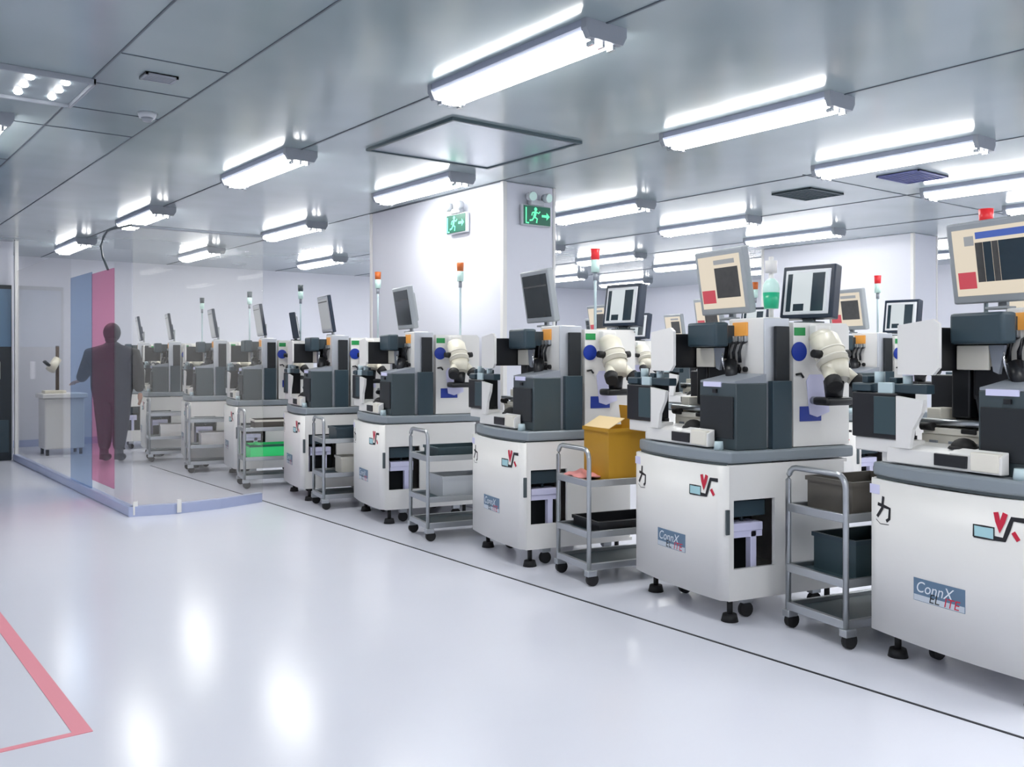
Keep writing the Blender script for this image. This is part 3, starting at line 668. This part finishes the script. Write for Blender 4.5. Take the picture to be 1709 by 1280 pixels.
# ------------------------------------------------------------------ the person behind the glass
def skin(name, nodes, edges, m, parent, sub=2):
    me = bpy.data.meshes.new(name); me.from_pydata([q[:3] for q in nodes], edges, []); me.update()
    o = bpy.data.objects.new(name, me); COL.objects.link(o); o.parent = parent; me.materials.append(m)
    md = o.modifiers.new('skin', 'SKIN'); md.use_smooth_shade = True
    for i, q in enumerate(nodes):
        v = me.skin_vertices[0].data[i]; v.radius = (q[3], q[4] if len(q) > 4 else q[3]); v.use_root = (i == 0)
    s = o.modifiers.new('sub', 'SUBSURF'); s.levels = sub; s.render_levels = sub
    return o
pr = tag(empty('person', (3.01, 11.94, 0), math.radians(-37.5)), 'person in dark hooded coverall standing behind the glass with one arm reaching out', 'person')
N = [(0, 0, .86, .28, .19), (0, 0, 1.02, .27, .18), (0, .01, 1.18, .30, .19), (0, .0, 1.31, .26, .16), (0, .005, 1.42, .10, .09), (0, .02, 1.47, .075, .075),
     (-.25, 0, 1.29, .115), (-.34, .04, 1.12, .09), (-.45, .12, .98, .060), (.25, 0, 1.29, .115), (.31, .0, 1.08, .09), (.31, .06, .84, .060),
     (-.095, 0, .78, .145, .15), (-.095, .01, .46, .105), (-.085, -.02, .12, .07), (.095, 0, .78, .145, .15), (.095, .01, .46, .105), (.085, -.02, .12, .07)]
EG = [(0, 1), (1, 2), (2, 3), (3, 4), (4, 5), (3, 6), (6, 7), (7, 8), (3, 9), (9, 10), (10, 11), (0, 12), (12, 13), (13, 14), (0, 15), (15, 16), (16, 17)]
skin('body', N, EG, M['coverall'], pr)
hd = MB(); hd.sph((0, .02, 1.555), .085, (.88, 1.02, 1.18), 20); hd.cyl((0, .10, 1.55), (0, .125, 1.535), .012, .016, 8)
for s in (-1, 1): hd.sph((s*.076, .02, 1.55), .022, (.4, .8, 1.3), 8)
hd = hd.build('head', M['skin'], pr)
for s in (-1, 1): MB().sph((s*.03, .098, 1.57), .011, (1, .7, .8), 8).build('eye', M['ink'], hd)
MB().sph((0, .098, 1.505), .022, (1, .35, .3), 8).build('mouth', mat('lips', '8a5550', .5), hd)
hr = MB(); hr.sph((0, -.006, 1.572), .108, (.93, .98, 1.12), 20); hr.sph((0, -.03, 1.49), .075, (1, .85, .8), 14); hr.build('hood', M['hair'], pr)
for s in (-1, 1):
    MB().sph((s*.09, .05, .05), .05, (.85, 2.2, .9), 14).cyl((s*.09, -.02, .03), (s*.09, -.02, .16), .055, .05).build('shoe', M['coverall'], pr)
def hand(w, d, up, name):
    w, d, up = Vector(w), Vector(d).normalized(), Vector(up).normalized(); sd = d.cross(up)
    nd = [(*w, .026), (*(w+d*.05), .032, .02), (*(w+d*.085), .034, .018)]; ed = [(0, 1), (1, 2)]
    for k, (o_, l) in enumerate(((-.03, .065), (-.01, .078), (.01, .072), (.03, .055))):
        a = len(nd); b0 = w+d*.09+sd*o_
        nd += [(*b0, .009), (*(b0+d*l*.55-up*.006), .0085), (*(b0+d*l-up*.022), .007)]; ed += [(2, a), (a, a+1), (a+1, a+2)]
    a = len(nd); b0 = w+d*.03-sd*.035
    nd += [(*b0, .011), (*(b0+d*.03-sd*.02), .0095), (*(b0+d*.055-sd*.024-up*.008), .008)]; ed += [(1, a), (a, a+1), (a+1, a+2)]
    return skin(name, nd, ed, M['skin'], pr, 1)
hand((-.45, .12, .98), (-.85, .4, -.2), (0, 0, 1), 'hand'); hand((.31, .06, .84), (0, .2, -1), (1, 0, 0), 'hand')

# ------------------------------------------------------------------ light, camera, view
w = bpy.data.worlds.new('World'); SC.world = w; w.use_nodes = True
w.node_tree.nodes['Background'].inputs[0].default_value = (.8, .84, 1, 1); w.node_tree.nodes['Background'].inputs[1].default_value = .3
cam = bpy.data.cameras.new('Camera'); co = bpy.data.objects.new('Camera', cam); COL.objects.link(co)
co.location = (0, 0, 1.28); co.rotation_euler = (PI/2, 0, -math.atan2(1186, 1546))
cam.sensor_width = 36; cam.lens = 1546/1709*36; cam.shift_y = -45/1709; cam.clip_start = .05
SC.camera = co
SC.view_settings.view_transform = 'Standard'; SC.view_settings.look = 'None'; SC.view_settings.gamma = 1; SC.view_settings.use_curve_mapping = False
SC.view_settings.exposure = .0
SC.cycles.max_bounces = 10; SC.cycles.transparent_max_bounces = 12
